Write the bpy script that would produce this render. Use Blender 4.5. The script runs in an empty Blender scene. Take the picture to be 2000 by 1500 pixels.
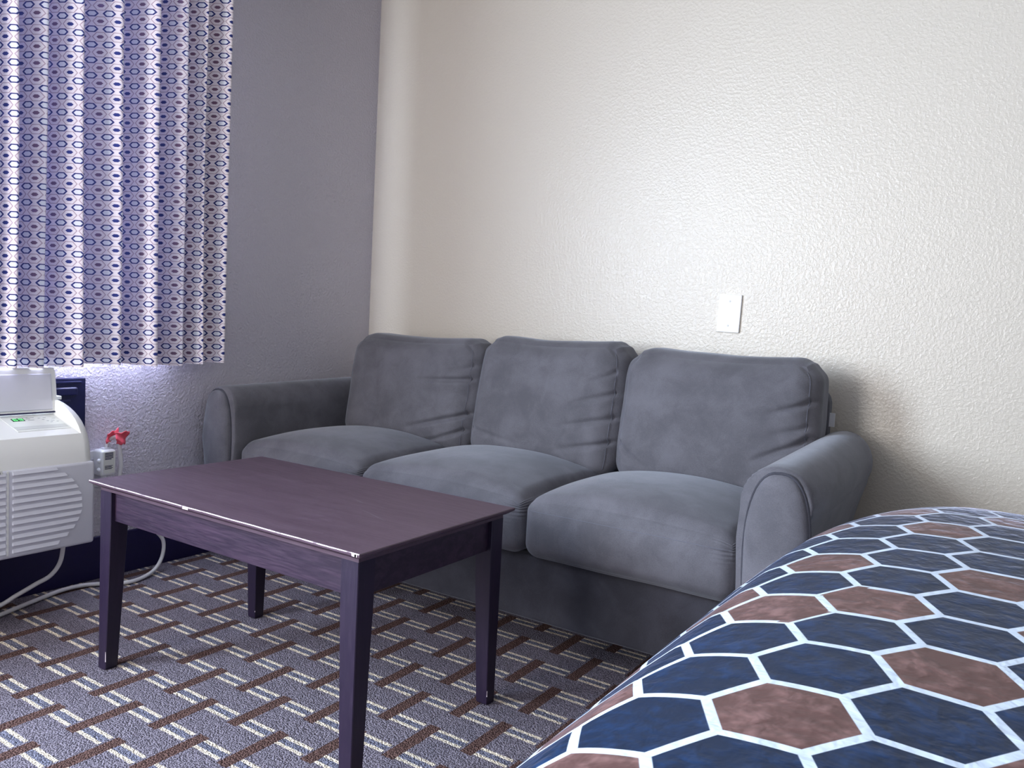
import bpy, bmesh, math, random
import numpy as np
from mathutils import Vector, Matrix
random.seed(7); rng = np.random.default_rng(7)
scene = bpy.context.scene
COL = scene.collection

# ------------------------------------------------------------------ node helper
class X:
    """A float socket with arithmetic, for compact procedural patterns."""
    nt = None
    def __init__(s, k): s.k = k
    @staticmethod
    def m(op, *a):
        n = X.nt.nodes.new('ShaderNodeMath'); n.operation = op
        for i, v in enumerate(a):
            v = v.k if isinstance(v, X) else v
            if isinstance(v, (int, float)): n.inputs[i].default_value = float(v)
            else: X.nt.links.new(v, n.inputs[i])
        return X(n.outputs[0])
    def __add__(s, o): return X.m('ADD', s, o)
    __radd__ = __add__
    def __sub__(s, o): return X.m('SUBTRACT', s, o)
    def __rsub__(s, o): return X.m('SUBTRACT', o, s)
    def __mul__(s, o): return X.m('MULTIPLY', s, o)
    __rmul__ = __mul__
    def __truediv__(s, o): return X.m('DIVIDE', s, o)
    def abs(s): return X.m('ABSOLUTE', s)
    def floor(s): return X.m('FLOOR', s)
    def round(s): return X.m('ROUND', s)
    def lt(s, o): return X.m('LESS_THAN', s, o)
    def gt(s, o): return X.m('GREATER_THAN', s, o)
    def min(s, o): return X.m('MINIMUM', s, o)
    def max(s, o): return X.m('MAXIMUM', s, o)
    def mod(s, o): return X.m('FLOORED_MODULO', s, o)
    def step(s, a, b):          # smooth 0..1 between a and b
        n = X.nt.nodes.new('ShaderNodeMapRange'); n.interpolation_type = 'SMOOTHSTEP'
        X.nt.links.new(s.k, n.inputs[0]); n.inputs[1].default_value = a; n.inputs[2].default_value = b
        return X(n.outputs[0])

def mix(f, a, b):
    n = X.nt.nodes.new('ShaderNodeMix'); n.data_type = 'RGBA'
    f = f.k if isinstance(f, X) else f
    for i, v in ((0, f), (6, a), (7, b)):
        if isinstance(v, (int, float)): n.inputs[i].default_value = v
        elif isinstance(v, tuple): n.inputs[i].default_value = (*v, 1)
        else: X.nt.links.new(v, n.inputs[i])
    return n.outputs[2]

def lin(r, g, b):
    f = lambda c: (c/255/12.92) if c/255 <= .04045 else ((c/255+.055)/1.055)**2.4
    return (f(r), f(g), f(b))

class Mat:
    def __init__(s, name, color=(.5, .5, .5), rough=.5, spec=.5, **kw):
        s.m = bpy.data.materials.new(name); s.m.use_nodes = True
        s.nt = s.m.node_tree; X.nt = s.nt
        s.b = s.nt.nodes['Principled BSDF']
        s.b.inputs['Roughness'].default_value = rough
        s.b.inputs['Specular IOR Level'].default_value = spec
        s.b.inputs['Base Color'].default_value = (*color, 1)
        for k, v in kw.items(): s.b.inputs[k.replace('_', ' ')].default_value = v
    def coord(s, kind='Object', scale=(1, 1, 1)):
        if kind == 'Position': o = s.nt.nodes.new('ShaderNodeNewGeometry').outputs['Position']
        else: o = s.nt.nodes.new('ShaderNodeTexCoord').outputs[kind]
        if scale != (1, 1, 1):
            mp = s.nt.nodes.new('ShaderNodeMapping'); mp.inputs['Scale'].default_value = scale
            s.nt.links.new(o, mp.inputs[0]); o = mp.outputs[0]
        return o
    def xyz(s, o):
        n = s.nt.nodes.new('ShaderNodeSeparateXYZ'); s.nt.links.new(o, n.inputs[0])
        return [X(q) for q in n.outputs]
    def noise(s, co, scale, detail=3, rough=.5, dist=0):
        n = s.nt.nodes.new('ShaderNodeTexNoise'); s.nt.links.new(co, n.inputs['Vector'])
        n.inputs['Scale'].default_value = scale; n.inputs['Detail'].default_value = detail
        n.inputs['Roughness'].default_value = rough; n.inputs['Distortion'].default_value = dist
        return X(n.outputs[0])
    def voro(s, co, scale):
        n = s.nt.nodes.new('ShaderNodeTexVoronoi'); s.nt.links.new(co, n.inputs['Vector'])
        n.inputs['Scale'].default_value = scale
        return X(n.outputs['Distance'])
    def bump(s, h, strength=.3, dist=.01):
        n = s.nt.nodes.new('ShaderNodeBump'); n.inputs['Strength'].default_value = strength
        n.inputs['Distance'].default_value = dist
        s.nt.links.new(h.k, n.inputs['Height']); s.nt.links.new(n.outputs[0], s.b.inputs['Normal'])
    def base(s, sock): s.nt.links.new(sock, s.b.inputs['Base Color'])
    def rough(s, x): s.nt.links.new(x.k, s.b.inputs['Roughness'])

# ------------------------------------------------------------------ materials
def wall_material(name, col, rough, spec, bs):
    w = Mat(name, col, rough, spec)
    p = w.coord('Position')
    n = w.noise(p, 105, 3, .55, .3); n2 = w.noise(p, 260, 2, .5)
    w.bump(n.step(.35, .75) + n2*.35, bs, .004)
    return w.m
M = {}
M['wall_cream'] = wall_material('textured_cream_wall_paint', lin(208, 201, 190), .27, .5, .22)
M['wall_grey'] = wall_material('textured_grey_wall_paint', lin(200, 196, 206), .45, .4, .6)
M['wall_plain'] = wall_material('textured_wall_paint', lin(160, 155, 150), .5, .3, .4)
M['ceiling'] = wall_material('ceiling_paint', lin(178, 175, 172), .7, .2, .4)
M['baseboard'] = Mat('dark_vinyl_baseboard', lin(26, 21, 66), .45, .4).m
M['white_plastic'] = Mat('white_plastic', lin(216, 216, 226), .38, .45).m
M['cream_plastic'] = Mat('cream_white_plastic', lin(238, 238, 235), .35, .45).m
M['plate_plastic'] = Mat('white_plate_plastic', lin(240, 241, 244), .35, .4).m
M['cable'] = Mat('white_cable_rubber', lin(222, 220, 222), .5, .4).m
M['screw'] = Mat('painted_screw', lin(205, 205, 205), .4, .5).m
M['black_plastic'] = Mat('dark_navy_plastic', lin(26, 30, 66), .28, .5).m
M['sticker'] = Mat('pale_grey_label', lin(226, 227, 222), .5, .3).m
M['sticker_band'] = Mat('grey_label_band', lin(202, 203, 200), .5, .3).m
M['print_grey'] = Mat('grey_print', lin(150, 152, 155), .6, .2).m
M['print_dark'] = Mat('dark_blue_print', lin(45, 50, 88), .6, .2).m
M['gap_shade'] = Mat('dark_gap_shade', lin(30, 28, 60), .7, .2).m
M['display'] = Mat('display_glass', lin(12, 45, 28), .2, .5).m
d = Mat('green_led', (.05, .5, .1), .4); d.b.inputs['Emission Color'].default_value = (.25, 1, .4, 1); d.b.inputs['Emission Strength'].default_value = .8; M['led'] = d.m
M['tag_white'] = Mat('white_fabric_tag', lin(230, 230, 235), .8, .2).m
m = Mat('crinkled_red_tag', lin(235, 92, 112), .45, .4)
m.bump(m.noise(m.coord('Object'), 120, 3), .4, .004); M['red_tag'] = m.m

# sofa suede
def suede(name, tint):
    s = Mat(name, tint, .85, .15)
    p = s.coord('Position')
    big = s.noise(p, 4.5, 3, .55, .5); mid = s.noise(p, 15, 4, .6, .5); fine = s.noise(p, 420, 2, .5)
    f = (big*.42 + mid*.36 + fine*.22).step(.37, .64)
    d = tuple(c*.80 for c in tint); l = tuple(c*1.22 for c in tint)
    s.base(mix(f, d, l))
    s.b.inputs['Sheen Weight'].default_value = .35; s.b.inputs['Sheen Roughness'].default_value = .4
    s.b.inputs['Sheen Tint'].default_value = (.82, .88, 1, 1)
    s.bump(mid*.5 + fine*.5 + big*.6, .25, .006)
    return s.m
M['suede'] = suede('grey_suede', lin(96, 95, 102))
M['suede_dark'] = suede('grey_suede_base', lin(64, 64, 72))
M['seam'] = Mat('dark_seam_thread', lin(104, 106, 118), .9, .1).m
M['dark_leg'] = Mat('dark_wood_foot', lin(30, 22, 36), .5).m

# table wood
def wood(name, col, col2, sc, rough):
    w = Mat(name, col, rough, .5)
    p = w.coord('Object', scale=sc)
    n = w.noise(p, 9, 5, .62, .5); n2 = w.noise(p, 42, 3, .6)
    w.base(mix((n*.6 + n2*.4).step(.38, .68), col, col2))
    scr = w.noise(w.coord('Object', scale=(sc[0]*2, sc[1]*2, sc[2]*2)), 26, 2, .5)
    w.rough(.3 + n2*.28)
    w.bump(n2 + scr*.4, .06, .002)
    return w.m
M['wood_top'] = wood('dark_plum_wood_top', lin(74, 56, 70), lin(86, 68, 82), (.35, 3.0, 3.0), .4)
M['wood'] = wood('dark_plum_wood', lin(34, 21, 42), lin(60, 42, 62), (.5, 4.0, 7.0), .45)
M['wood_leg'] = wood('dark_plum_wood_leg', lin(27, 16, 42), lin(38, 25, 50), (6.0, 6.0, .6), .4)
w = Mat('worn_bare_glint_edge', lin(205, 190, 200), .35, .5)  # pale bare wood; on the front edge it also paints the glint
n = w.noise(w.coord('Object', scale=(1, 1, 1)), 55, 3)
w.base(mix(n.step(.30, .5), lin(120, 98, 112), lin(240, 228, 232))); M['worn'] = w.m

# carpet
c = Mat('patterned_loop_carpet', (.1, .1, .12), .95, .05)
p = c.coord('Position'); x, y, z = c.xyz(p)
jit = (c.noise(p, 170, 2) - .5)*.006
jit2 = (c.noise(p, 150, 2, .5, .7) - .5)*.006
px, py = .1185, .1137
xx = x - .5425 + jit; yy = y + 1.6715 + jit2
ci = (xx/px).floor(); u = xx - ci*px           # bar occupies u 0..0.081, brown strip 0.087..0.1185
rj = ((yy + .012)/py).floor(); v = yy - rj*py  # bars at v 0 and 0.0265
bar = (u.gt(0.0)*u.lt(.081))*((v.abs().lt(.0048)).max((v - .0265).abs().lt(.0048)))
between = (u.gt(0.0)*u.lt(.081))*(v.gt(.004)*v.lt(.023))
# brown strips: two rows long, staggered between columns
w2 = ((yy + .012) + (ci + 1).mod(2)*py).mod(2*py)
brown = u.gt(.0875)*w2.lt(.163)
edge_band = u.lt(.020)*w2.lt(.163)  # band at one edge of each cell, unused
loop = c.voro(p, 260); nn = c.noise(p, 210, 3, .7)
grain = (loop*1.1 + nn*.7).step(.38, 1.02)
ground = mix(grain, lin(44, 40, 50), lin(134, 127, 140))
blue = mix(grain, lin(46, 46, 60), lin(126, 128, 148))
ground = mix(X(between.k)*.8, ground, blue)
brn = mix(grain, lin(44, 32, 34), lin(106, 82, 78))
crm = mix(grain, lin(150, 134, 122), lin(244, 230, 210))
colr = mix(brown, ground, brn); colr = mix(bar, colr, crm)
c.base(colr); c.bump(loop*-1 + nn*.6 + bar*.5 - brown*.8, .8, .006)
M['carpet'] = c.m

# honeycomb node pattern: returns (dx, dy, col, row) of the nearest cell centre
def cells(u, v, a, b):
    """columns a apart, rows b apart, odd columns shifted by b/2; two candidate lattices"""
    c1 = (u/(2*a)).round(); r1 = (v/b).round()
    d1x = u - c1*2*a; d1y = v - r1*b
    c2 = ((u - a)/(2*a)).round(); r2 = ((v - b*.5)/b).round()
    d2x = u - a - c2*2*a; d2y = v - b*.5 - r2*b
    return d1x, d1y, c1, r1, d2x, d2y, c2, r2

# curtain fabric
c = Mat('honeycomb_print_curtain', (.8, .7, .75), .8, .2)
uv = c.nt.nodes.new('ShaderNodeUVMap'); uv.uv_map = 'UVMap'
u, v, _ = c.xyz(uv.outputs[0])
CA, CB = .0262, .0455
d1x, d1y, c1, r1, d2x, d2y, c2, r2 = cells(u, v, CA, CB)
def hexd(dx, dy, w, h, e):      # horizontally pointed hexagon: 1 on its outline
    return (dy.abs()/h).max(dx.abs()/w + dy.abs()/h*e)
h1 = hexd(d1x, d1y, .0212, .0096, .50)      # ring cells
h2 = hexd(d2x, d2y, .0205, .0116, .52)      # filled cells
hi = hexd(d2x, d2y, .0118, .0050, .55)      # their cores
ring = h1.step(.62, .70) - h1.step(.95, 1.02)
core = 1 - hi.step(.92, 1.06)
net = h2.step(1.0, 1.06) - h2.step(1.18, 1.26)
colr = mix(net, lin(248, 240, 246), lin(196, 174, 188))
colr = mix(1 - h1.step(.62, .70), colr, lin(240, 243, 252))
colr = mix(ring, colr, lin(36, 48, 116))
brnv = (c2.mod(2)).lt(.5)
colr = mix(core, colr, mix(brnv, lin(40, 52, 122), lin(122, 94, 118)))
c.base(colr); c.b.inputs['Sheen Weight'].default_value = .1
c.bump(c.noise(uv.outputs[0], 900, 2), .08, .001)
tl = c.nt.nodes.new('ShaderNodeBsdfTranslucent'); tl.inputs[0].default_value = (.34, .36, 1.0, 1)
mx = c.nt.nodes.new('ShaderNodeMixShader'); mx.inputs[0].default_value = .0028
c.nt.links.new(c.b.outputs[0], mx.inputs[1]); c.nt.links.new(tl.outputs[0], mx.inputs[2])
c.nt.links.new(mx.outputs[0], c.nt.nodes['Material Output'].inputs[0])
M['curtain'] = c.m

# bed cover
c = Mat('hexagon_print_bedspread', (.1, .1, .2), .5, .3)
uv = c.nt.nodes.new('ShaderNodeUVMap'); uv.uv_map = 'UVMap'
u, v, _ = c.xyz(uv.outputs[0])
a = .1186
d1x, d1y, c1, r1, d2x, d2y, c2, r2 = cells(u, v, .866*a, a)
n1 = d1x*d1x + d1y*d1y; n2 = d2x*d2x + d2y*d2y
f = n2.lt(n1)
dx = d1x + (d2x - d1x)*f; dy = d1y + (d2y - d1y)*f
ii = (c1*2) + ((c2*2 + 1) - c1*2)*f
jj = r1 + ((r2 + .5) - r1)*f            # row in the same unit as v/a
j = (jj - ii*.5).round()                # lattice row index
hd = dy.abs().max(dx.abs()*.8660 + dy.abs()*.5)     # 0 .. a/2
# which cells are brown
jq = j - j.gt(4.5)
key = (jq - ii + 1).mod(3)
brown = key.lt(.5)
e11 = (ii + 1).abs().lt(.5)*((j - 1).abs().lt(.5)); e12 = (ii + 1).abs().lt(.5)*((j - 2).abs().lt(.5))
e15 = (ii + 1).abs().lt(.5)*((j - 5).abs().lt(.5)); e02 = ii.abs().lt(.5)*((j - 2).abs().lt(.5))
brown = (brown*(1 - e11)*(1 - e15)).max(e12)
seam = (e12*dx.gt(.02)*dy.lt(-.002)*(dx*.8660 - dy*.5).gt(a/2 - .012)).max(e02*dx.lt(-.02)*dy.gt(.002)*(dy*.5 - dx*.8660).gt(a/2 - .012))
p = c.coord('Position')
cr = c.noise(p, 30, 3, .55, .25); fi = c.noise(p, 85, 2, .5, .2)
mott = (cr*.6 + fi*.4).step(.42, .72)
navy = mix(mott, lin(9, 32, 60), lin(22, 53, 94))
br = mix(mott, lin(92, 66, 64), lin(134, 102, 100))
colr = mix(brown, navy, br)
line = hd.step(a/2 - .0056, a/2 - .0042)*(1 - seam)
colr = mix(line, colr, lin(206, 220, 238))
c.base(colr); c.b.inputs['Sheen Weight'].default_value = .6; c.b.inputs['Sheen Roughness'].default_value = .14
c.b.inputs['Sheen Tint'].default_value = (.72, .76, 1, 1)
c.bump(cr.step(.3, .75) + fi*.12, .22, .007)
M['bedspread'] = c.m
M['mattress'] = Mat('mattress_ticking', lin(215, 213, 218), .8, .2).m
M['bed_base'] = Mat('bed_base_cloth', lin(50, 46, 60), .8, .2).m
M['frame_white'] = Mat('window_frame_white', lin(220, 220, 222), .4, .4).m
g = Mat('window_glass', (1, 1, 1), .02)
tr = g.nt.nodes.new('ShaderNodeBsdfTransparent'); gl = g.nt.nodes.new('ShaderNodeBsdfGlossy'); gl.inputs['Roughness'].default_value = .02
mx = g.nt.nodes.new('ShaderNodeMixShader'); mx.inputs[0].default_value = .04
g.nt.links.new(tr.outputs[0], mx.inputs[1]); g.nt.links.new(gl.outputs[0], mx.inputs[2])
g.nt.links.new(mx.outputs[0], g.nt.nodes['Material Output'].inputs[0]); M['glass'] = g.m

# ------------------------------------------------------------------ mesh helpers
def link(name, bm, mat, parent=None, smooth=True):
    me = bpy.data.meshes.new(name); bm.normal_update(); bm.to_mesh(me); bm.free()
    if isinstance(mat, list):
        for q in mat: me.materials.append(M[q])
    else: me.materials.append(M[mat])
    o = bpy.data.objects.new(name, me); COL.objects.link(o)
    if smooth:
        me.polygons.foreach_set('use_smooth', [True]*len(me.polygons))
    if parent: o.parent = parent; o.matrix_parent_inverse = parent.matrix_world.inverted()
    return o

def thing(name, label, cat, loc=(0, 0, 0), group=None):
    o = bpy.data.objects.new(name, None); COL.objects.link(o); o.location = loc
    o.matrix_world = Matrix.Translation(loc)
    o['label'] = label; o['category'] = cat
    if group: o['group'] = group
    o.empty_display_size = .1
    return o

def struct(o, label=None, cat=None):
    o['kind'] = 'structure'
    if label: o['label'] = label
    if cat: o['category'] = cat
    return o

def bbox(bm, x0, x1, y0, y1, z0, z1, bev=0, seg=2):
    r = bmesh.ops.create_cube(bm, size=1)
    for vv in r['verts']:
        vv.co = Vector(((x0+x1)/2 + vv.co.x*(x1-x0), (y0+y1)/2 + vv.co.y*(y1-y0), (z0+z1)/2 + vv.co.z*(z1-z0)))
    if bev:
        es = list({e for vv in r['verts'] for e in vv.link_edges})
        bmesh.ops.bevel(bm, geom=es, offset=bev, segments=seg, profile=.5, affect='EDGES', clamp_overlap=True)

def box(name, dims, mat, parent=None, bev=0, seg=2):
    bm = bmesh.new(); bbox(bm, *dims, bev=bev, seg=seg)
    o = link(name, bm, mat, parent, smooth=False)
    return o

def grid_mesh(bm, P, closed_u=False, closed_v=False):
    """P[i][j] points -> quads"""
    n, mm = len(P), len(P[0])
    V = [[bm.verts.new(q) for q in row] for row in P]
    fs = []
    for i in range(n if closed_u else n-1):
        for jx in range(mm if closed_v else mm-1):
            i2, j2 = (i+1) % n, (jx+1) % mm
            fs.append(bm.faces.new((V[i][jx], V[i2][jx], V[i2][j2], V[i][j2])))
    return V, fs

def tube(bm, pts, r, n=8, cap=True, closed=False):
    pts = [Vector(q) for q in pts]; rings = []; up = None
    for i, q in enumerate(pts):
        if closed: t = (pts[(i+1) % len(pts)] - pts[i-1]).normalized()
        else: t = (pts[min(i+1, len(pts)-1)] - pts[max(i-1, 0)]).normalized()
        if up is None:
            up = t.orthogonal().normalized()
        up = (up - t*up.dot(t)).normalized(); s = t.cross(up)
        rings.append([q + r*(math.cos(2*math.pi*k/n)*up + math.sin(2*math.pi*k/n)*s) for k in range(n)])
    V, _ = grid_mesh(bm, rings, closed_u=closed, closed_v=True)
    if cap and not closed:
        bm.faces.new(V[0][::-1]); bm.faces.new(V[-1])

def spline(pts, n=8):
    P = [Vector(q) for q in pts]; out = []
    for i in range(len(P)-1):
        p0 = P[max(i-1, 0)]; p1 = P[i]; p2 = P[i+1]; p3 = P[min(i+2, len(P)-1)]
        for k in range(n):
            t = k/n
            out.append(.5*((2*p1) + (p2-p0)*t + (2*p0-5*p1+4*p2-p3)*t*t + (3*p1-p0-3*p2+p3)*t**3))
    out.append(P[-1]); return out

def fbm(P, scale, seed=0):
    """cheap smooth noise from random sine sums; P (n,3)"""
    r = np.random.default_rng(seed); o = np.zeros(len(P))
    for k in range(14):
        d = r.normal(size=3); d /= np.linalg.norm(d)
        o += np.sin(P @ d*scale*r.uniform(.6, 1.9) + r.uniform(0, 6.28))*r.uniform(.5, 1)
    return o/14*1.6

class Soft:
    """rounded box in local coordinates with bulge and wrinkles; surf() maps cube-surface points"""
    def __init__(s, c, h, r, disp=None, lean=None):
        s.c = np.array(c, float); s.h = np.array(h, float); s.r = r; s.disp = disp; s.lean = lean
    def surf(s, p):
        p = np.asarray(p, float)
        q = p*s.h; core = np.clip(q, -(s.h - s.r), s.h - s.r)
        d = q - core; L = np.linalg.norm(d, axis=1, keepdims=True); n = d/np.maximum(L, 1e-9)
        out = core + n*s.r
        if s.disp is not None: out = out + s.disp(p, out, n)
        if s.lean is not None: out = s.lean(out)
        return out + s.c
    def build(s, name, mat, parent, N=44):
        t = np.linspace(-1, 1, N); t = np.sin(t*np.pi/2*.86)/np.sin(np.pi/2*.86)
        A, B = np.meshgrid(t, t, indexing='ij'); O = np.ones_like(A)
        bm = bmesh.new()
        for ax in range(3):
            for sg in (-1, 1):
                q = [None]*3; q[ax] = O*sg; q[(ax+1) % 3] = A; q[(ax+2) % 3] = B
                p = np.stack([k.ravel() for k in q], 1); w = s.surf(p).reshape(N, N, 3)
                if sg < 0: w = w.transpose(1, 0, 2)
                grid_mesh(bm, [[Vector(w[i, k]) for k in range(N)] for i in range(N)])
        bmesh.ops.remove_doubles(bm, verts=bm.verts, dist=1e-4)
        return link(name, bm, mat, parent)
    def path(s, pts, off=.0):
        return [Vector(q) for q in s.surf(np.array(pts))]

# ------------------------------------------------------------------ room shell
RX, RY, RZ = 4.4, -4.7, 2.45
bm = bmesh.new(); bbox(bm, -.2, RX+.2, RY-.2, .2, -.1, 0); struct(link('floor', bm, 'carpet', smooth=False), 'grey carpet with brown strips and paired cream bars', 'floor')
bm = bmesh.new(); bbox(bm, -.2, RX+.2, RY-.2, .2, RZ, RZ+.1); struct(link('ceiling', bm, 'ceiling', smooth=False))
bm = bmesh.new(); bbox(bm, -.2, RX+.2, 0, .15, 0, RZ); struct(link('wall_back', bm, 'wall_cream', smooth=False), 'bright cream textured wall behind the sofa', 'wall')
WY0, WY1, WZ0, WZ1 = -3.80, -1.02, .80, 2.10
bm = bmesh.new()
bbox(bm, -.15, 0, WY1, 0, 0, RZ); bbox(bm, -.15, 0, RY, WY0, 0, RZ)
bbox(bm, -.15, 0, WY0, WY1, 0, WZ0); bbox(bm, -.15, 0, WY0, WY1, WZ1, RZ)
struct(link('wall_left', bm, 'wall_grey', smooth=False), 'grey textured window wall at the left', 'wall')
bm = bmesh.new(); bbox(bm, RX, RX+.15, RY, 0, 0, RZ); struct(link('wall_right', bm, 'wall_plain', smooth=False))
FX0, FX1, FZ0, FZ1 = .25, 1.25, .55, 2.05  # opening cut for a made-up front window that carries fill light
bm = bmesh.new(); bbox(bm, -.2, FX0, RY-.15, RY, 0, RZ); bbox(bm, FX1, RX+.2, RY-.15, RY, 0, RZ); bbox(bm, FX0, FX1, RY-.15, RY, 0, FZ0); bbox(bm, FX0, FX1, RY-.15, RY, FZ1, RZ)
struct(link('wall_front', bm, 'wall_plain', smooth=False))
bm = bmesh.new()
for a_, b_ in ((FX0, FX0+.05), (FX1-.05, FX1)): bbox(bm, a_, b_, RY-.12, RY-.06, FZ0, FZ1)
for a_, b_ in ((FZ0, FZ0+.05), (FZ1-.05, FZ1)): bbox(bm, FX0, FX1, RY-.12, RY-.06, a_, b_)
struct(link('window_added', bm, 'frame_white', smooth=False))  # frame of the added window, out of view
bm = bmesh.new(); bbox(bm, 0, .012, RY, 0, 0, .142, bev=.003); struct(link('baseboard_left', bm, 'baseboard', smooth=False), 'dark vinyl baseboard under the air conditioner', 'baseboard')
bm = bmesh.new(); bbox(bm, .012, RX, -.012, 0, 0, .142, bev=.003); struct(link('baseboard_back', bm, 'baseboard', smooth=False))
# window (behind the curtain and left of it)
bm = bmesh.new()
for a_, b_ in ((WY0, WY0+.05), (-2.45, -2.40), (WY1-.05, WY1)): bbox(bm, -.12, -.06, a_, b_, WZ0, WZ1)
bbox(bm, -.12, -.06, WY0, WY1, WZ0, WZ0+.05); bbox(bm, -.12, -.06, WY0, WY1, WZ1-.05, WZ1)
wf = struct(link('window_1', bm, 'frame_white', smooth=False))
bm = bmesh.new(); bbox(bm, -.094, -.088, WY0+.05, WY1-.05, WZ0+.05, WZ1-.05); link('pane', bm, 'glass', wf, smooth=False)

# ------------------------------------------------------------------ curtain
def curtain():
    peaks = [-1.553, -1.468, -1.362, -1.231, -1.112, -1.013, -.940, -.846]
    pre = [-2.34, -2.24, -2.13, -2.02, -1.92, -1.82, -1.73, -1.64]
    pk = pre + peaks
    amp = [.030]*8 + [.034, .026, .034, .030, .036, .030, .026, .022]
    prof = []                                   # (y, x)
    y0 = -2.44
    for k, (yp, A) in enumerate(zip(pk, amp)):
        L = yp - y0
        for t in np.linspace(0, 1, 26, endpoint=False):
            y = y0 + t*L
            s = .5 - .5*math.cos(math.pi*min(t/.86, 1)**.9) if t < .86 else .5 + .5*math.cos(math.pi*(t-.86)/.28)
            ripple = .006*math.sin(t*9 + k*1.7)*math.sin(math.pi*t)
            prof.append((y, .077 + 2.1*A*(2*s - 1.0) + ripple, k, t))
        y0 = yp + .004
    prof.append((-.826, .058, len(pk)-1, 1)); prof.append((-.822, .045, len(pk)-1, 1))
    prof = np.array(prof); ys = prof[:, 0]; xs = np.maximum(prof[:, 1], .014)
    # soften the sharp returns a little
    for _ in range(2):
        xs[1:-1] = .25*xs[:-2] + .5*xs[1:-1] + .25*xs[2:]
    ds = np.hypot(np.diff(ys), np.diff(xs)); arc = np.concatenate([[0], np.cumsum(ds)])
    zs = np.linspace(.713, RZ-.005, 70)
    bm = bmesh.new(); P = []
    for iz, zz in enumerate(zs):
        h = (zz - .713)/1.7
        dy = .010*math.sin(h*2.6 + .4)*np.sin(ys*7.0) - .006*h
        dx = .004*np.sin(ys*31 + h*5) + .003*np.sin(ys*13 - h*7)
        sag = -.004*np.sin(ys*16) if iz == 0 else 0
        P.append([Vector((max(x_+a, .012), y_+b, zz + (sag[k] if iz == 0 else 0))) for k, (x_, y_, a, b) in enumerate(zip(xs, ys, dx, dy))])
    V, fs = grid_mesh(bm, P, False, False)
    lay = bm.loops.layers.uv.new('UVMap')
    idx = {}
    for i, row in enumerate(V):
        for k, vv in enumerate(row): idx[vv] = (arc[k], zs[i])
    for f_ in fs:
        for l_ in f_.loops: l_[lay].uv = idx[l_.vert]
    for f_ in fs: f_.normal_flip()
    o = link('curtain', bm, 'curtain')
    o['label'] = 'pleated window curtain printed with navy and mauve honeycomb cells'; o['category'] = 'curtain'
curtain()

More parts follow.
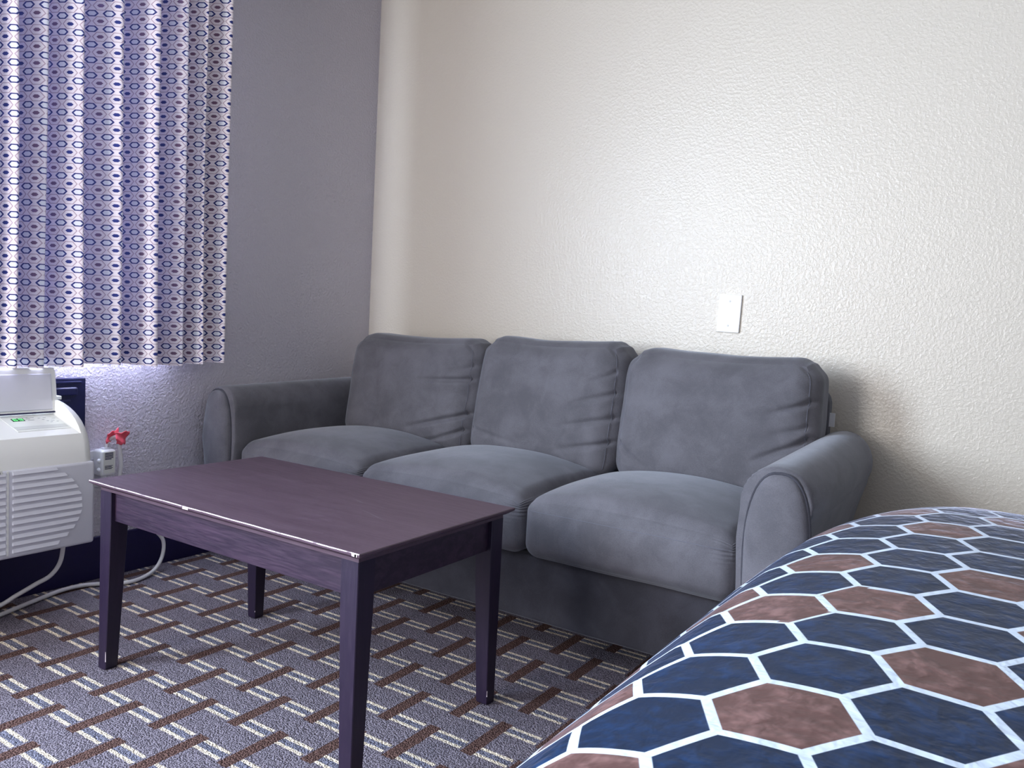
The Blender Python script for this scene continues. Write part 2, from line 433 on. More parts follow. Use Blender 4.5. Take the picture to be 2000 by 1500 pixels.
# ------------------------------------------------------------------ air conditioner
def air_conditioner():
    Y1 = -1.409; Y0 = -2.475
    t = thing('air_conditioner', 'white wall air conditioner under the curtain with green digital display', 'air conditioner', (0, (Y0+Y1)/2, 0))
    prof = [(.022, .214), (.270, .214), (.278, .222), (.280, .24), (.280, .30), (.280, .38), (.2795, .44), (.277, .475), (.271, .508), (.260, .532), (.245, .552), (.228, .568), (.209, .581), (.186, .593), (.161, .603), (.136, .610), (.111, .614), (.07, .616), (.022, .616)]
    # cabinet: loft along y, recess for the controls
    def sec(y, inset):
        out = []
        for (x, z) in prof:
            cx, cz = .15, .40
            out.append([x - (x-.0)*.0 - inset*max(0, (x-.1)/.18), y, z - inset*(z-cz)/.2])
        return out
    ends = [(0, .030), (.0035, .017), (.009, .008), (.018, .002), (.028, 0)]
    ysec = [(Y1 - a, i) for a, i in ends] + [(Y1 - .030, 0)]
    ysec += [(Y0 + a, i) for a, i in reversed(ends)]
    bm = bmesh.new()
    rec0, rec1 = Y1 - .030, Y1 - .64                # recess in y
    rows = []
    for y, i in ysec[:6]: rows.append(sec(y, i))
    def recsec(y, f):
        r = []
        for (x, z) in prof:
            if .105 < x < .256 and z > .5:
                zr = .572 - .262*(x - .111)
                z = z + (min(zr, z) - z)*f
            r.append([x, y, z])
        return r
    # a denser profile near the recess rim keeps its back wall steep
    for y, f in ((rec0-.001, .0), (rec0-.004, 1.), (rec1+.004, 1.), (rec1+.001, 0.)): rows.append(recsec(y, f))
    for y, i in ysec[6:]: rows.append(sec(y, i))
    V, fs = grid_mesh(bm, [[Vector(q) for q in r] for r in rows])
    bm.faces.new(V[0]); bm.faces.new(V[-1][::-1])
    bmesh.ops.recalc_face_normals(bm, faces=bm.faces)
    cab = link('cabinet', bm, 'cream_plastic', t, smooth=True)
    cab.data.set_sharp_from_angle(angle=math.radians(38))
    # grille panel over the front
    bm = bmesh.new()
    bbox(bm, .268, .2845, Y0+.004, Y1-.002, .212, .452, bev=.012, seg=4)
    gp = link('grille_panel', bm, 'white_plastic', t, smooth=True); gp.data.set_sharp_from_angle(angle=math.radians(40))
    gp['label'] = 'white front grille panel with raised louvers'
    zr = np.linspace(.443, .232, 12)
    yr = [-1.520, -1.494, -1.474, -1.462, -1.454, -1.450, -1.449, -1.452, -1.459, -1.470, -1.488, -1.513]
    fx = .2845
    for k in range(12):
        for sct, (ya, yb) in enumerate(((-1.634, yr[k]), (-2.03, -1.652), (-2.455 + (yr[k]+1.449)*-1, -2.05))):
            bm = bmesh.new(); zc = zr[k]; h = .0085
            sl = .012 if sct == 0 else 0
            # wedge: top slopes out, lower lip overhangs
            pts = [(fx-.002, zc+h*.60), (fx+.0008, zc+h*.60), (fx+.0036, zc-h*.48), (fx+.0034, zc-h*.60), (fx-.002, zc-h*.60)]
            sgn = 1 if k < 5 else (-1 if k > 6 else 0)
            rowsl = []
            for yy_, e in ((ya, 0), (yb, 1)):
                rowsl.append([Vector((a_, yy_ + (e*sl*.5*sgn*(-(b_-zc)/h)), b_)) for a_, b_ in pts])
            Vv, _ = grid_mesh(bm, rowsl, closed_v=True)
            bm.faces.new(Vv[0][::-1]); bm.faces.new(Vv[1])
            bmesh.ops.recalc_face_normals(bm, faces=bm.faces)
            link('louver', bm, 'white_plastic', gp, smooth=False)
    bm = bmesh.new(); bbox(bm, fx-.004, fx+.0008, -1.6490, -1.6440, .222, .45); link('groove', bm, 'cream_plastic', gp, smooth=False)
    bm = bmesh.new(); bbox(bm, fx-.001, fx+.002, -1.735, -1.660, .447-.006, .447+.008, bev=.001); bd = link('badge', bm, 'sticker', gp, smooth=False)
    bm = bmesh.new(); bbox(bm, fx+.001, fx+.0026, -1.715, -1.666, .4445, .4500); link('badge_print', bm, 'print_dark', bd, smooth=False)
    bd['label'] = 'small pale badge with a dark mark'
    # top cover shell (cream) sits over the front seam
    # control panel on the recess slope
    def on_slope(x, y, off=0):
        n = Vector((.262, 0, 1)).normalized()
        return Vector((x, y, .572 - .262*(x - .111))) + n*off
    def slope_patch(name, x0, x1, y0, y1, mat, par, o0=-.002, o1=.0012):
        bm = bmesh.new()
        lo = [on_slope(a_, b_, o0) for a_, b_ in ((x0, y0), (x1, y0), (x1, y1), (x0, y1))]
        hi = [on_slope(a_, b_, o1) for a_, b_ in ((x0, y0), (x1, y0), (x1, y1), (x0, y1))]
        Vv, _ = grid_mesh(bm, [lo, hi], closed_v=True)
        bm.faces.new(Vv[0][::-1]); bm.faces.new(Vv[1]); bmesh.ops.recalc_face_normals(bm, faces=bm.faces)
        return link(name, bm, mat, par, smooth=False)
    cp = slope_patch('control_panel', .118, .222, -1.592, -1.448, 'sticker', t)
    cp['label'] = 'pale control label with buttons and green digits'
    slope_patch('label_band', .190, .211, -1.590, -1.450, 'sticker_band', cp, 0, .0018)
    dp = slope_patch('display', .134, .152, -1.572, -1.540, 'display', cp, 0, .0022)
    SEG = {'6': 'afgedc', '9': 'abcdfg'}
    bm = bmesh.new()
    for q, ch in enumerate('69'):
        yc = -1.5635 + q*.0150; xc = .143; hw, hh = .0042, .0062; tt = .0008
        segs = {'a': (xc-hh, xc-hh, yc-hw, yc+hw), 'g': (xc, xc, yc-hw, yc+hw), 'd': (xc+hh, xc+hh, yc-hw, yc+hw),
                'f': (xc-hh, xc, yc-hw, yc-hw), 'b': (xc-hh, xc, yc+hw, yc+hw), 'e': (xc, xc+hh, yc-hw, yc-hw), 'c': (xc, xc+hh, yc+hw, yc+hw)}
        for ch_ in SEG[ch]:
            a0, a1, b0, b1 = segs[ch_]
            qs = [on_slope(a_, b_, .003) for a_, b_ in ((a0-tt, b0-tt), (a1+tt, b0-tt), (a1+tt, b1+tt), (a0-tt, b1+tt))]
            qb = [on_slope(a_, b_, .002) for a_, b_ in ((a0-tt, b0-tt), (a1+tt, b0-tt), (a1+tt, b1+tt), (a0-tt, b1+tt))]
            Vv, _ = grid_mesh(bm, [qb, qs], closed_v=True); bm.faces.new(Vv[1])
    bmesh.ops.recalc_face_normals(bm, faces=bm.faces)
    dg = link('digits', bm, 'led', dp, smooth=False); dg['label'] = 'glowing green digits 69'
    for (a_, b_, l_) in ((.130, -1.530, .022), (.139, -1.534, .012), (.148, -1.532, .017), (.126, -1.552, .03), (.138, -1.500, .006), (.137, -1.486, .008), (.150, -1.494, .006), (.160, -1.486, .006), (.159, -1.474, .010), (.170, -1.480, .006), (.145, -1.465, .010), (.168, -1.462, .006)):
        slope_patch('print_mark', a_, a_+.0016, b_, b_+l_, 'print_grey', cp, 0, .0016)
    # raised lid hinged at the back of the recess
    bm = bmesh.new()
    rows = []
    for (y, ins) in ((-1.434, .006), (-1.437, .0), (-2.045, .0), (-2.048, .006)):
        rows.append([Vector(q) for q in ((.1150, y, .581), (.1185, y, .5825), (.1000+.0035, y, .704-ins), (.0985, y, .709-ins), (.093, y, .708-ins), (.106, y, .581))])
    Vv, _ = grid_mesh(bm, rows, closed_v=True); bm.faces.new(Vv[0]); bm.faces.new(Vv[-1][::-1])
    bmesh.ops.recalc_face_normals(bm, faces=bm.faces)
    lid = link('lid', bm, 'cream_plastic', t, smooth=False); lid['label'] = 'control lid flipped up'
    bm = bmesh.new()    # inner panel inside the rim
    def lp(s, y, o): return Vector((.1185 - .015*s + o, y, .5825 + .1215*s + o*.12))
    lo = [lp(.03, -1.447, 0), lp(.90, -1.447, 0), lp(.90, -2.035, 0), lp(.03, -2.035, 0)]
    hi = [lp(.05, -1.450, .0022), lp(.88, -1.450, .0022), lp(.88, -2.032, .0022), lp(.05, -2.032, .0022)]
    Vv, _ = grid_mesh(bm, [lo, hi], closed_v=True); bm.faces.new(Vv[1]); bmesh.ops.recalc_face_normals(bm, faces=bm.faces)
    link('lid_liner', bm, 'white_plastic', lid, smooth=False)
    bm = bmesh.new(); tube(bm, [(.1205, -1.436, .5795), (.1205, -2.046, .5795)], .0022, 6); link('hinge_gap', bm, 'gap_shade', lid)  # dark tube drawn in for the shade of the hinge gap
    bm = bmesh.new(); bbox(bm, .06, .10, -1.428, -1.412, .612, .623, bev=.002); link('lid_clip', bm, 'cream_plastic', t, smooth=False)
    # dark wall sleeve behind the cabinet
    bm = bmesh.new(); bbox(bm, .002, .020, -2.585, -1.296, .19, .668, bev=.003); sl = link('wall_sleeve', bm, 'black_plastic', t, smooth=False)
    sl['label'] = 'dark navy ridged sleeve plate against the wall'
    bm = bmesh.new(); bbox(bm, .018, .026, -2.56, -1.312, .652, .658, bev=.0015); bbox(bm, .018, .030, -2.54, -1.325, .612, .640, bev=.006, seg=3); bbox(bm, .018, .025, -2.52, -1.345, .592, .600, bev=.002)
    link('sleeve_rib', bm, 'black_plastic', sl, smooth=False)
air_conditioner()

# ------------------------------------------------------------------ outlet, plug and cord
def outlet():
    t = thing('wall_outlet', 'white wall outlet beside the air conditioner, mostly behind the plug', 'outlet', (0, -1.250, .37))
    box('cover_plate', (0, .006, -1.292, -1.216, .308, .428), 'plate_plastic', t, bev=.0025)
    box('socket_face', (.005, .0085, -1.271, -1.237, .334, .402), 'white_plastic', t, bev=.0015)
    # plug box + cable: one thing
    c = thing('power_cord', 'white power cord with boxy safety plug and red paper tag', 'power cord', (.06, -1.24, .0))
    bm = bmesh.new(); bbox(bm, .0085, .060, -1.266, -1.214, .350, .436, bev=.010, seg=4)
    pb = link('plug_box', bm, 'plate_plastic', c, smooth=True); pb.data.set_sharp_from_angle(angle=math.radians(50))
    bm = bmesh.new(); bbox(bm, .0595, .0608, -1.258, -1.221, .360, .430, bev=.0005); lb = link('plug_label', bm, 'sticker', pb, smooth=False)
    for k in range(6): box('print_line', (.0607, .0613, -1.254, -1.2265 - (k == 5)*.006, .4245 - k*.0040, .4268 - k*.0040), 'print_dark', lb)
    for k in range(4): box('print_line', (.0607, .0613, -1.254, -1.2275 - .004*(k % 2), .3835 - k*.0034, .3852 - k*.0034), 'print_dark', lb)
    for zz in (.372, .401):
        bm = bmesh.new(); r = bmesh.ops.create_uvsphere(bm, u_segments=14, v_segments=10, radius=.0075)
        for vv in r['verts']: vv.co = Vector((.050 + vv.co.x, -1.268 + vv.co.y*.7, zz + vv.co.z))
        link('test_button', bm, 'plate_plastic', pb)
    bm = bmesh.new(); bbox(bm, .025, .048, -1.250, -1.226, .434, .441, bev=.002); link('strain_relief', bm, 'white_plastic', pb, smooth=False)
    pts = [(.036, -1.238, .438), (.040, -1.232, .462), (.047, -1.214, .474), (.051, -1.203, .462), (.052, -1.199, .43), (.052, -1.195, .38), (.050, -1.197, .33), (.050, -1.18, .26), (.06, -1.12, .18), (.075, -1.066, .125), (.080, -1.053, .09), (.085, -1.064, .045), (.10, -1.10, .016),
           (.125, -1.160, .0085), (.131, -1.216, .0085), (.10, -1.258, .0085), (.066, -1.312, .0095), (.060, -1.375, .010), (.078, -1.450, .0085), (.135, -1.598, .0085), (.20, -1.74, .0085), (.24, -1.90, .0085), (.20, -1.99, .0085), (.12, -1.93, .009), (.085, -1.76, .012), (.100, -1.605, .020), (.120, -1.545, .050), (.135, -1.50, .075), (.140, -1.462, .092), (.141, -1.436, .123), (.140, -1.426, .165), (.140, -1.4255, .2115)]
    bm = bmesh.new(); tube(bm, spline(pts, 10), .0063, 10); link('cable', bm, 'cable', c)
    # crumpled tag folded over the cable
    bm = bmesh.new(); N = 15
    def leaf(c00, c10, c11, c01, x0, ph):
        P = []
        for i in range(N):
            row = []
            for k in range(N):
                s_, q = i/(N-1), k/(N-1)
                y_ = (1-s_)*(1-q)*c00[0] + s_*(1-q)*c10[0] + s_*q*c11[0] + (1-s_)*q*c01[0]
                z_ = (1-s_)*(1-q)*c00[1] + s_*(1-q)*c10[1] + s_*q*c11[1] + (1-s_)*q*c01[1]
                row.append(Vector((x0 + .006*math.sin(3.1*s_ + ph) - .004*math.cos(6*q + 4*s_ + ph), y_ + .002*math.sin(9*q+ph), z_ + .0025*math.sin(11*s_ + 2*ph))))
            P.append(row)
        grid_mesh(bm, P)
    leaf((-1.220, .452), (-1.190, .452), (-1.176, .494), (-1.226, .489), .066, .3)
    leaf((-1.251, .458), (-1.218, .464), (-1.196, .502), (-1.240, .488), .050, 1.9)
    tg = link('warning_tag', bm, 'red_tag', c); tg['label'] = 'crumpled red tag folded round the cord'
    so = tg.modifiers.new('thickness', 'SOLIDIFY'); so.thickness = .0022
outlet()

# ------------------------------------------------------------------ blank wall plate
def wall_plate():
    t = thing('wall_plate', 'blank white cover plate screwed to the wall above the sofa', 'wall plate', (1.651, 0, .982))
    bm = bmesh.new(); bbox(bm, -.0388, .0388, -.009, 0, -.0635, .0635, bev=.0016, seg=2)
    o = link('plate', bm, 'plate_plastic', None, smooth=False); o.parent = t
    for zz in (-.041, .041):
        bm = bmesh.new(); r = bmesh.ops.create_cone(bm, segments=14, radius1=.0038, radius2=.003, depth=.002, cap_ends=True, matrix=Matrix.Translation((0, -.0096, zz)) @ Matrix.Rotation(math.pi/2, 4, 'X'))
        s = link('screw', bm, 'screw', None, smooth=False); s.parent = t
    t.rotation_euler = (0, math.radians(1.2), 0)
wall_plate()

# ------------------------------------------------------------------ sofa
def sofa():
    t = thing('sofa', 'three-seat grey suede sofa with rolled arms against the cream wall', 'sofa', (1.09, -.45, 0))
    # base rail
    s = Soft((1.09, -.43, .176), (1.0, .368, .094), .014, lambda p, o, n: n*(.004*fbm(o, 9, 3))[:, None])
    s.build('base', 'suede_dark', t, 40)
    for (fx, fy) in ((.16, -.72), (2.02, -.72), (.16, -.14), (2.02, -.14)):
        bm = bmesh.new(); bmesh.ops.create_cone(bm, segments=20, radius1=.022, radius2=.03, depth=.095, cap_ends=True, matrix=Matrix.Translation((fx, fy, .0475)))
        link('foot', bm, 'dark_leg', t, smooth=False)
    # back frame
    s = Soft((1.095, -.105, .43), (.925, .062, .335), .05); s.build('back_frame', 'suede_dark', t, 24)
    bm = bmesh.new(); bbox(bm, 2.019, 2.036, -.115, -.112, .648, .690); link('fabric_tag', bm, 'tag_white', t, smooth=False)
    # seat cushions
    xs = ((.190, .776), (.776, 1.392), (1.392, 1.988))
    for k, (x0, x1) in enumerate(xs):
        hw = (x1-x0)/2
        def disp(p, o, n, k=k):
            u, v, w = p[:, 0], p[:, 1], p[:, 2]
            e = (1-np.abs(u)**2.4)*(1-np.abs((v+.1)/1.1)**3)
            d = np.zeros_like(o)
            d[:, 2] += np.where(n[:, 2] > 0, n[:, 2], 0)*(.056*e) - .010*np.clip(-v, 0, 1)**3*np.clip((w+.6)/1.2, 0, 1)**2*np.where(n[:, 2] > 0, n[:, 2], 0)
            f = (1-u**2)*(1-np.clip(w, -1, 1)**2)
            d[:, 1] -= np.where(n[:, 1] < 0, -n[:, 1], 0)*.020*f
            d[:, 0] += n[:, 0]*.006*(1-w**2)*(1-v**2)
            # gathers at the front corners
            g = np.exp(-((u-.93)/.10)**2)*np.exp(-((v+.95)/.16)**2)*np.exp(-((w-.55)/.35)**2)
            d += n*(-.010*g*np.abs(np.sin(w*26 + u*4)))[:, None]
            d += n*(.0035*fbm(o + k*3.1, 13, 11+k))[:, None]
            return d
        s = Soft(((x0+x1)/2, -.555, .357), (hw-.001, .291, .085), .042, disp)
        c = s.build('seat_cushion', 'suede', t, 64)
        bm = bmesh.new(); tube(bm, s.path([(q, -1.0, .60) for q in np.linspace(-.97, .97, 60)]), .0007, 5); link('seam', bm, 'seam', c)
    # back cushions
    bx = ((.205, .838, .850, .0), (.838, 1.418, .872, .0), (1.418, 2.026, .860, .0))
    creases = {0: [((.98, .30), (.18, .22), .012), ((1.0, -.28), (.15, -.62), .016), ((.98, -.55), (.35, -.88), .010), ((1, .52), (.5, .36), .006)],
               1: [((.98, .25), (.45, .05), .008), ((1, -.1), (.3, -.30), .009), ((1, -.45), (.35, -.62), .010), ((.95, .55), (.6, .35), .006), ((-.9, -.5), (-.2, -.62), .006)],
               2: [((.99, .42), (.55, .22), .010), ((1, -.05), (.45, -.42), .012), ((1, -.35), (.55, -.75), .010), ((.98, .10), (.6, -.05), .007), ((-.95, -.4), (-.5, -.75), .007)]}
    for k, (x0, x1, zt, q_) in enumerate(bx):
        hw = (x1-x0)/2; zb = .418; hz = (zt-zb)/2
        def disp(p, o, n, k=k):
            u, v, w = p[:, 0], p[:, 1], p[:, 2]       # v: depth (front = -1)
            d = np.zeros_like(o)
            f = (1-np.abs(u)**2.6)*(1-np.abs(w)**2.6)
            d[:, 1] -= np.where(n[:, 1] < 0, -n[:, 1], 0)*.042*f
            d[:, 2] -= .012*(1-u**2)*np.clip(w, 0, 1)**2
            d[:, 0] += n[:, 0]*(.010*(1-w**2)) - .020*np.sign(u)*np.clip(np.abs(u)-.45, 0, 1)*2*np.clip(w-.45, 0, 1)**2*2
            front = np.clip(-v, 0, 1)**2
            for (a0, b0), (a1, b1), A in creases[k]:
                dx, dw = a1-a0, b1-b0; L2 = dx*dx+dw*dw
                tt = np.clip(((u-a0)*dx + (w-b0)*dw)/L2, 0, 1)
                dist = np.hypot(u-a0-tt*dx, (w-b0-tt*dw)*.8)
                d[:, 1] += front*A*(1.9*np.exp(-(dist/.032)**2) - .8*np.exp(-(dist/.12)**2))*(1-tt)**.8
            # corner puckers
            for su in (-1, 1):
                g = np.exp(-((u-su*.93)/.13)**2)*np.exp(-((w-.90)/.14)**2)
                d += n*(-.006*g*np.abs(np.sin(u*13 + w*9)))[:, None]
            d += n*(.006*fbm(o + k*2.3, 10, 31+k) + .003*fbm(o + k, 27, 41+k))[:, None]
            return d
        def lean(o):
            o = o.copy(); o[:, 1] += (o[:, 2] + .2)*.17; return o
        s = Soft(((x0+x1)/2, -.285, (zt+zb)/2), (hw-.002, .098, hz), .072, disp, lean)
        c = s.build('back_cushion', 'suede', t, 104)
        for su in (-.96, .96):
            pts = [(su, -1.0, w_) for w_ in np.linspace(-.9, .86, 40)]
            bm = bmesh.new(); tube(bm, s.path(pts), .0010, 5); link('seam', bm, 'seam', c)
    # rolled arms
    for side in (-1, 1):
        if side == 1: xi, xo, ztop = 1.990, 2.152, .622
        else: xi, xo, ztop = .198, .034, .634
        w = abs(xo-xi); sg = 1 if xo > xi else -1
        # profile in (a = distance outward from the inner face, z)
        ring = [(0.012, .095), (.008, .25), (.002, .36), (-.004, .45), (.0, .52)]
        cx, r = w*.5, w*.5
        zc = ztop - r*1.02
        for th in np.linspace(math.pi*.96, -math.pi*.16, 52):
            ring.append((cx + r*math.cos(th), zc + r*1.02*math.sin(th)))
        ring += [(w*.93, zc-.055), (w*.83, zc-.105), (w*.74, zc-.16), (w*.70, zc-.22), (w*.69, .20), (w*.69, .095)]
        ring = np.array(ring); ctr = np.array([w*.45, .36])
        ysec = [(-.866, .955), (-.862, .985), (-.852, 1.0), (-.80, 1.0)] + [(yy_, 1.0) for yy_ in np.linspace(-.74, -.16, 16)] + [(-.11, .985), (-.075, .94), (-.055, .87), (-.046, .78)]
        bm = bmesh.new(); rows = []
        for i, (yy_, sc) in enumerate(ysec):
            f = (yy_+.866)/.82
            q = ctr + (ring-ctr)*sc
            row = []
            for (a_, z_) in q:
                up = max(0, (z_-.36)/.26)
                swell = .012*math.sin(math.pi*min(1, f*1.1))*max(0, (a_/w-.3))
                pl = .0016*math.sin(a_*300+z_*260)*math.exp(-((yy_+.845)/.018)**2)*up
                row.append(Vector((xi + sg*(a_ + swell + pl), yy_, z_ + .024*up*f*(1 if side == 1 else .7))))
            rows.append(row)
        V, fs = grid_mesh(bm, rows, closed_v=True)
        bm.faces.new(V[0]); bm.faces.new(V[-1][::-1])
        bmesh.ops.recalc_face_normals(bm, faces=bm.faces)
        arm = link('arm', bm, 'suede', t); arm.data.set_sharp_from_angle(angle=math.radians(60))
        # padded oval face panel and its welt
        pan = []
        pc = np.array([w*.54, .42])
        out = []
        for th in np.linspace(0, 2*math.pi, 44, endpoint=False):
            cxn, szn = math.cos(th), math.sin(th)
            rz = .182 if szn > 0 else .29
            hw_ = w*.44*(1 - .30*np.clip(-szn, 0, 1))
            out.append((w*.55 - .012*np.clip(-szn, 0, 1) + hw_*np.sign(cxn)*abs(cxn)**.8, ztop - .014 - .182 + rz*np.sign(szn)*abs(szn)**.85))
        out = np.array(out); oc = np.array([w*.54, .45])
        bm = bmesh.new(); rows = []
        for sc, dep in ((1.0, .0), (.99, .007), (.95, .013), (.85, .019), (.65, .024), (.40, .027), (.15, .028)):
            q = oc + (out-oc)*sc
            rows.append([Vector((xi + sg*a_, -.866 - dep - .002*math.sin(a_*60+z_*40), z_)) for a_, z_ in q])
        V, fs = grid_mesh(bm, rows, closed_v=True); bm.faces.new(V[-1])
        bmesh.ops.recalc_face_normals(bm, faces=bm.faces)
        link('arm_panel', bm, 'suede', arm)
        bm = bmesh.new(); q = oc + (out-oc)*1.01
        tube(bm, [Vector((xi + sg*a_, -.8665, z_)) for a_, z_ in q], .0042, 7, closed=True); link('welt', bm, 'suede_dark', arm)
sofa()

# ------------------------------------------------------------------ coffee table
def table():
    cx, cy, L, W, H = 1.0725, -1.353, .908, .523, .475
    t = thing('coffee_table', 'dark plum wood coffee table with worn edges in front of the sofa', 'coffee table', (cx, cy, 0))
    # top with undercut edge
    bm = bmesh.new(); rows = []
    def rect(ix, z): return [Vector((cx + a_*(L/2-ix), cy + b_*(W/2-ix), z)) for a_, b_ in ((-1, -1), (1, -1), (1, 1), (-1, 1))]
    for ix, z in ((.0015, H), (.0, H-.0016), (.0004, H-.006), (.013, H-.0145), (.020, H-.0175), (.020, H-.024)): rows.append(rect(ix, z))
    V, fs = grid_mesh(bm, rows, closed_v=True); bm.faces.new(V[0]); bm.faces.new(V[-1][::-1])
    bmesh.ops.recalc_face_normals(bm, faces=bm.faces)
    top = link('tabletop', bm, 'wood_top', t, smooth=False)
    bm = bmesh.new()
    for (q0, q1, r) in ((-L/2+.001, L/2-.001, .0016),):
        tube(bm, [Vector((cx + q0 + (q1-q0)*f_, cy - W/2 + .0008, H - .0012 + .0003*math.sin(f_*40))) for f_ in np.linspace(0, 1, 60)], r*.75, 6)  # continuous pale tube: wear plus the edge highlight painted in
    for (f_, l_) in ((.425, .02), (.985, .012), (.99, .006)):
        xx_ = cx - L/2 + f_*L
        bbox(bm, xx_-l_/2, xx_+l_/2, cy-W/2-.0006, cy-W/2+.004, H-.0065, H-.002)
    e = link('worn_edge_glint', bm, 'worn', top, smooth=False); e['label'] = 'bare chipped strip with painted glint along the front edge'
    # faint scratches on the top
    for (x0, y0, ang, l_) in ((.86, -1.40, .5, .02), (1.07, -1.42, 1.1, .012), (1.28, -1.36, -.35, .12), (.82, -1.47, .2, .06), (.79, -1.38, .1, .05), (.96, -1.50, .4, .03), (1.20, -1.30, -.3, .05)):
        bm = bmesh.new()
        pts = [Vector((x0 + math.cos(ang)*l_*f_ + .004*math.sin(3*f_), y0 + math.sin(ang)*l_*f_, H + .00008)) for f_ in np.linspace(0, 1, 8)]
        nn_ = [Vector((-math.sin(ang), math.cos(ang), 0))*.0004*math.sin(math.pi*min(max(f_, .06), .94)) for f_ in np.linspace(0, 1, 8)]
        grid_mesh(bm, [[p_ - n_ for p_, n_ in zip(pts, nn_)], [p_ + n_ for p_, n_ in zip(pts, nn_)]])
        link('scratch', bm, 'print_grey', top, smooth=False)
    o = .019; tz = H-.024; a0, b0 = .046, .032
    for sx in (-1, 1):
        for sy in (-1, 1):
            bm = bmesh.new(); rows = []
            for z, s_ in ((0, b0-.003), (.004, b0), (.370, a0), (tz, a0)):
                ox, oy = cx + sx*(L/2-o), cy + sy*(W/2-o); ee = .0015 if z > 0 else .003
                px_ = [(0, ee), (ee, 0), (s_-ee, 0), (s_, ee), (s_, s_-ee), (s_-ee, s_), (ee, s_), (0, s_-ee)]
                rows.append([Vector((ox - sx*a_, oy - sy*b_, z)) for a_, b_ in px_])
            V, fs = grid_mesh(bm, rows, closed_v=True); bm.faces.new(V[0]); bm.faces.new(V[-1])
            bmesh.ops.recalc_face_normals(bm, faces=bm.faces)
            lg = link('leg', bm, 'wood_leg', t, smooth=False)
            if not (sx == 1 and sy == -1):      # bare chips low on the edge
                ex = ox if sx == 1 else ox + b0; ey = oy if sy == -1 else oy - b0
                bm = bmesh.new(); tube(bm, [Vector((ex-.0006, ey+.0006, z_)) for z_ in np.linspace(.022, .048 if sx < 0 else .036, 6)], .0011, 6)
                link('edge_chip', bm, 'worn', lg)
    ins = o + .011; th = .018; zb = .378
    for sy in (-1, 1):
        y_ = cy + sy*(W/2-ins)
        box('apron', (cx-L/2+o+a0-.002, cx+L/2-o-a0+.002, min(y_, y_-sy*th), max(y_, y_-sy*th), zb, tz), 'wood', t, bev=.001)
    for sx in (-1, 1):
        x_ = cx + sx*(L/2-ins)
        box('apron', (min(x_, x_-sx*th), max(x_, x_-sx*th), cy-W/2+o+a0-.002, cy+W/2-o-a0+.002, zb, tz), 'wood', t, bev=.001)
table()

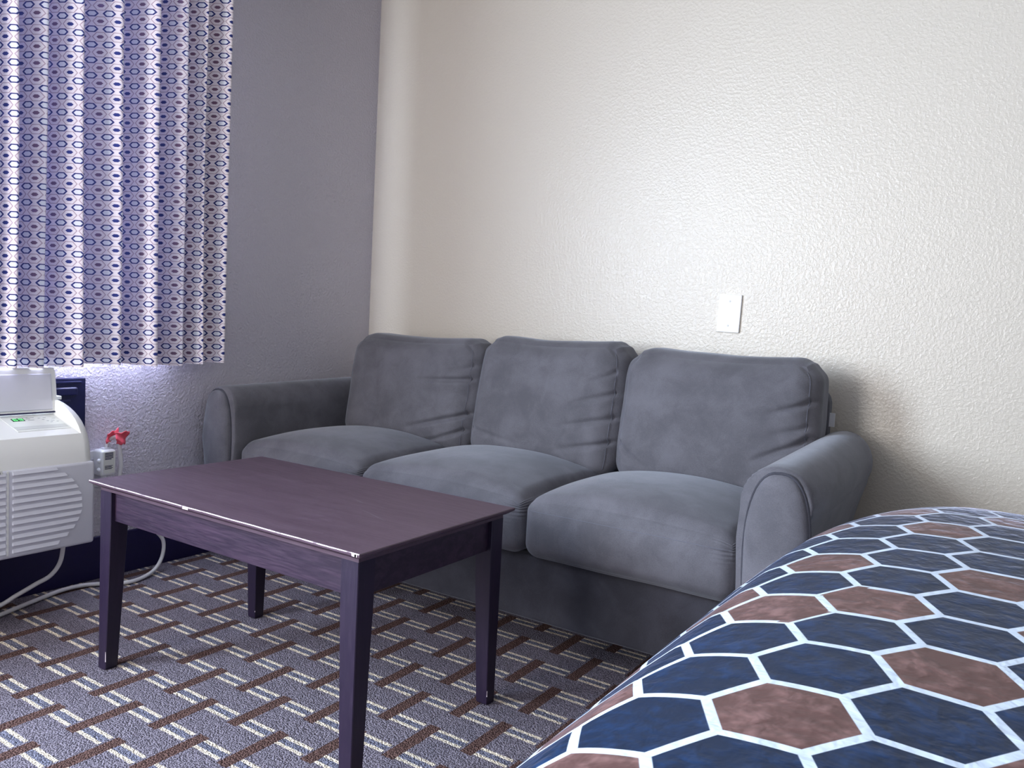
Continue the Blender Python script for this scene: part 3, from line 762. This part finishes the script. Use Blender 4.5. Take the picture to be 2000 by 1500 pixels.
# ------------------------------------------------------------------ bed
def bed():
    t = thing('bed', 'bed under a navy and brown hexagon bedspread at the lower right', 'bed', (3.2, -1.65, 0))
    z0, k, xs, rx, rz, ys, ry, rzy, a, u0, v0, rot = .6025, .0053, 2.1926, .2667, .0827, -.7794, .4457, .0355, .1186, .3668, .1224, .0505
    th = np.linspace(0, np.pi/2, 40)
    def arc(r, q):
        hx = r*np.sin(th); dz = q*(1-np.cos(th)); s = np.concatenate([[0], np.cumsum(np.hypot(np.diff(hx), np.diff(dz)))]); return hx, dz, s
    YN = -2.50
    def arcx(r, q):
        t_ = np.linspace(0, math.radians(70), 36); hx = list(r*np.sin(t_)); dz = list(q*(1-np.cos(t_)))
        for k_ in range(14):
            sl = math.radians(min(44 + max(0, k_-6)*6.6, 90)); st = .012
            hx.append(hx[-1] + st*math.cos(sl)); dz.append(dz[-1] + st*math.sin(sl))
        hx, dz = np.array(hx), np.array(dz); sx_ = np.concatenate([[0], np.cumsum(np.hypot(np.diff(hx), np.diff(dz)))]); return hx, dz, sx_
    def surf(u, v):
        hx, dz, s = arcx(rx, rz); xf = xs+rx; q = u-(2.75-xf); aa = np.clip(q, 0, s[-1])
        hang = np.clip(q-s[-1], 0, None)
        Xx = np.where(q < 0, 2.75-u, xf-np.interp(aa, s, hx)) - .03*np.clip(hang/.35, 0, 1)
        D = np.interp(aa, s, dz) + hang
        hy, dzy, sy = arc(ry, rzy); yf = ys-ry; b = v-(yf+2.0); bb = np.clip(b, 0, sy[-1]); hang2 = np.clip(b-sy[-1], 0, None)
        Yy = np.where(b < 0, -2.0+v, yf+np.interp(bb, sy, hy)) + .0*hang2
        D2 = np.interp(bb, sy, dzy) + hang2
        # near side, past the camera's view
        hn, dn, sn = arc(.12, .09); yn = YN+.12; b3 = (yn+2.0)-v; b3c = np.clip(b3, 0, sn[-1]); h3 = np.clip(b3-sn[-1], 0, None)
        Yy = np.where(b3 > 0, yn-np.interp(b3c, sn, hn), Yy); D3 = np.where(b3 > 0, np.interp(b3c, sn, dn)+h3, 0)
        tot = D + D2 + D3
        Xx = Xx + .085*np.clip((Yy+1.35)/.57, 0, 1)**2*np.clip((2.52-Xx)/.30, 0, 1)
        fold = .012*np.sin(v*22)*np.clip(hang/.3, 0, 1)
        return np.stack([Xx - fold, Yy + .010*np.sin(u*20)*np.clip(hang2/.3, 0, 1), np.maximum(z0 + k*(Yy+2) - tot, .10)], -1)
    us = np.concatenate([np.linspace(-1.52, -.3, 26), np.linspace(-.27, .95, 110)])
    vs = np.linspace(-1.02, 1.66, 190)
    U, Vv = np.meshgrid(us, vs, indexing='ij'); P = surf(U, Vv)
    bump = fbm(np.stack([U.ravel(), Vv.ravel(), 0*U.ravel()], 1), 16, 5).reshape(U.shape)
    P[..., 2] += .0025*bump
    # keep the hang clear of the floor
    bm = bmesh.new(); V, fs = grid_mesh(bm, [[Vector(q) for q in row] for row in P])
    lay = bm.loops.layers.uv.new('UVMap'); c, s = math.cos(rot), math.sin(rot); idx = {}
    for i in range(len(us)):
        for j in range(len(vs)):
            du, dv = us[i]-u0, vs[j]-v0
            # lattice axes: +i runs towards -u
            idx[V[i][j]] = (-(c*du + s*dv), (-s*du + c*dv))
    for f_ in fs:
        for l_ in f_.loops: l_[lay].uv = idx[l_.vert]
    bmesh.ops.recalc_face_normals(bm, faces=bm.faces)
    o = link('bedspread', bm, 'bedspread', t)
    so = o.modifiers.new('thickness', 'SOLIDIFY'); so.thickness = .006; so.offset = -1
    bm = bmesh.new(); bbox(bm, 2.30, 4.25, YN+.12, -.92, .33, .555, bev=.06, seg=4); link('mattress', bm, 'mattress', t)
    bm = bmesh.new(); bbox(bm, 2.30, 4.25, YN+.10, -.90, 0, .33, bev=.02); link('bed_base', bm, 'bed_base', t, smooth=False)
bed()

# ------------------------------------------------------------------ light
def area(name, loc, rot, sx, sy, power, col):
    l = bpy.data.lights.new(name, 'AREA'); l.shape = 'RECTANGLE'; l.size = sx; l.size_y = sy; l.energy = power; l.color = col
    o = bpy.data.objects.new(name, l); COL.objects.link(o); o.location = loc; o.rotation_euler = rot; return o
# daylight through the window
area('window_daylight', (-.05, (WY0+WY1)/2, (WZ0+WZ1)/2), (0, -math.pi/2, 0), WZ1-WZ0-.02, WY1-WY0-.02, 530, (.72, .85, 1.0))
area('front_fill_light', ((FX0+FX1)/2, RY-.05, (FZ0+FZ1)/2), (math.radians(90), 0, 0), FX1-FX0-.02, FZ1-FZ0-.02, 95, (1.0, .96, .94))  # added fill from the made-up front window, brightens the curtain folds
# weak violet fill light added behind the camera; no lamp stands there
area('rear_fill_light', (3.4, -4.2, 2.2), (math.radians(38), 0, math.radians(20)), .7, .7, 2, (.80, .74, 1.0))
w = bpy.data.worlds.new('world'); scene.world = w; w.use_nodes = True
w.node_tree.nodes['Background'].inputs[0].default_value = (.35, .38, .9, 1); w.node_tree.nodes['Background'].inputs[1].default_value = .3

# ------------------------------------------------------------------ camera
cam = bpy.data.cameras.new('camera'); co = bpy.data.objects.new('camera', cam); COL.objects.link(co)
F, yaw, pitch, roll = 1560.57, .577753, .0766523, .0525489
cam.sensor_fit = 'HORIZONTAL'; cam.sensor_width = 36; cam.lens = F/2000*36; cam.clip_start = .02
cy_, sy_, cp, sp = math.cos(yaw), math.sin(yaw), math.cos(pitch), math.sin(pitch)
f = Vector((-sy_*cp, cy_*cp, -sp)); r = Vector((cy_, sy_, 0)); u = r.cross(f)
r2 = r*math.cos(roll) + u*math.sin(roll); u2 = -r*math.sin(roll) + u*math.cos(roll)
m4 = Matrix((r2, u2, -f)).transposed().to_4x4(); m4.translation = (2.52954, -2.67229, .912932)
co.matrix_world = m4; scene.camera = co
vs_ = scene.view_settings; vs_.view_transform = 'Standard'; vs_.look = 'None'; vs_.gamma = 1; vs_.use_curve_mapping = False; vs_.exposure = -0.25
scene.cycles.use_denoising = True
scene.cycles.max_bounces = 8; scene.cycles.diffuse_bounces = 5
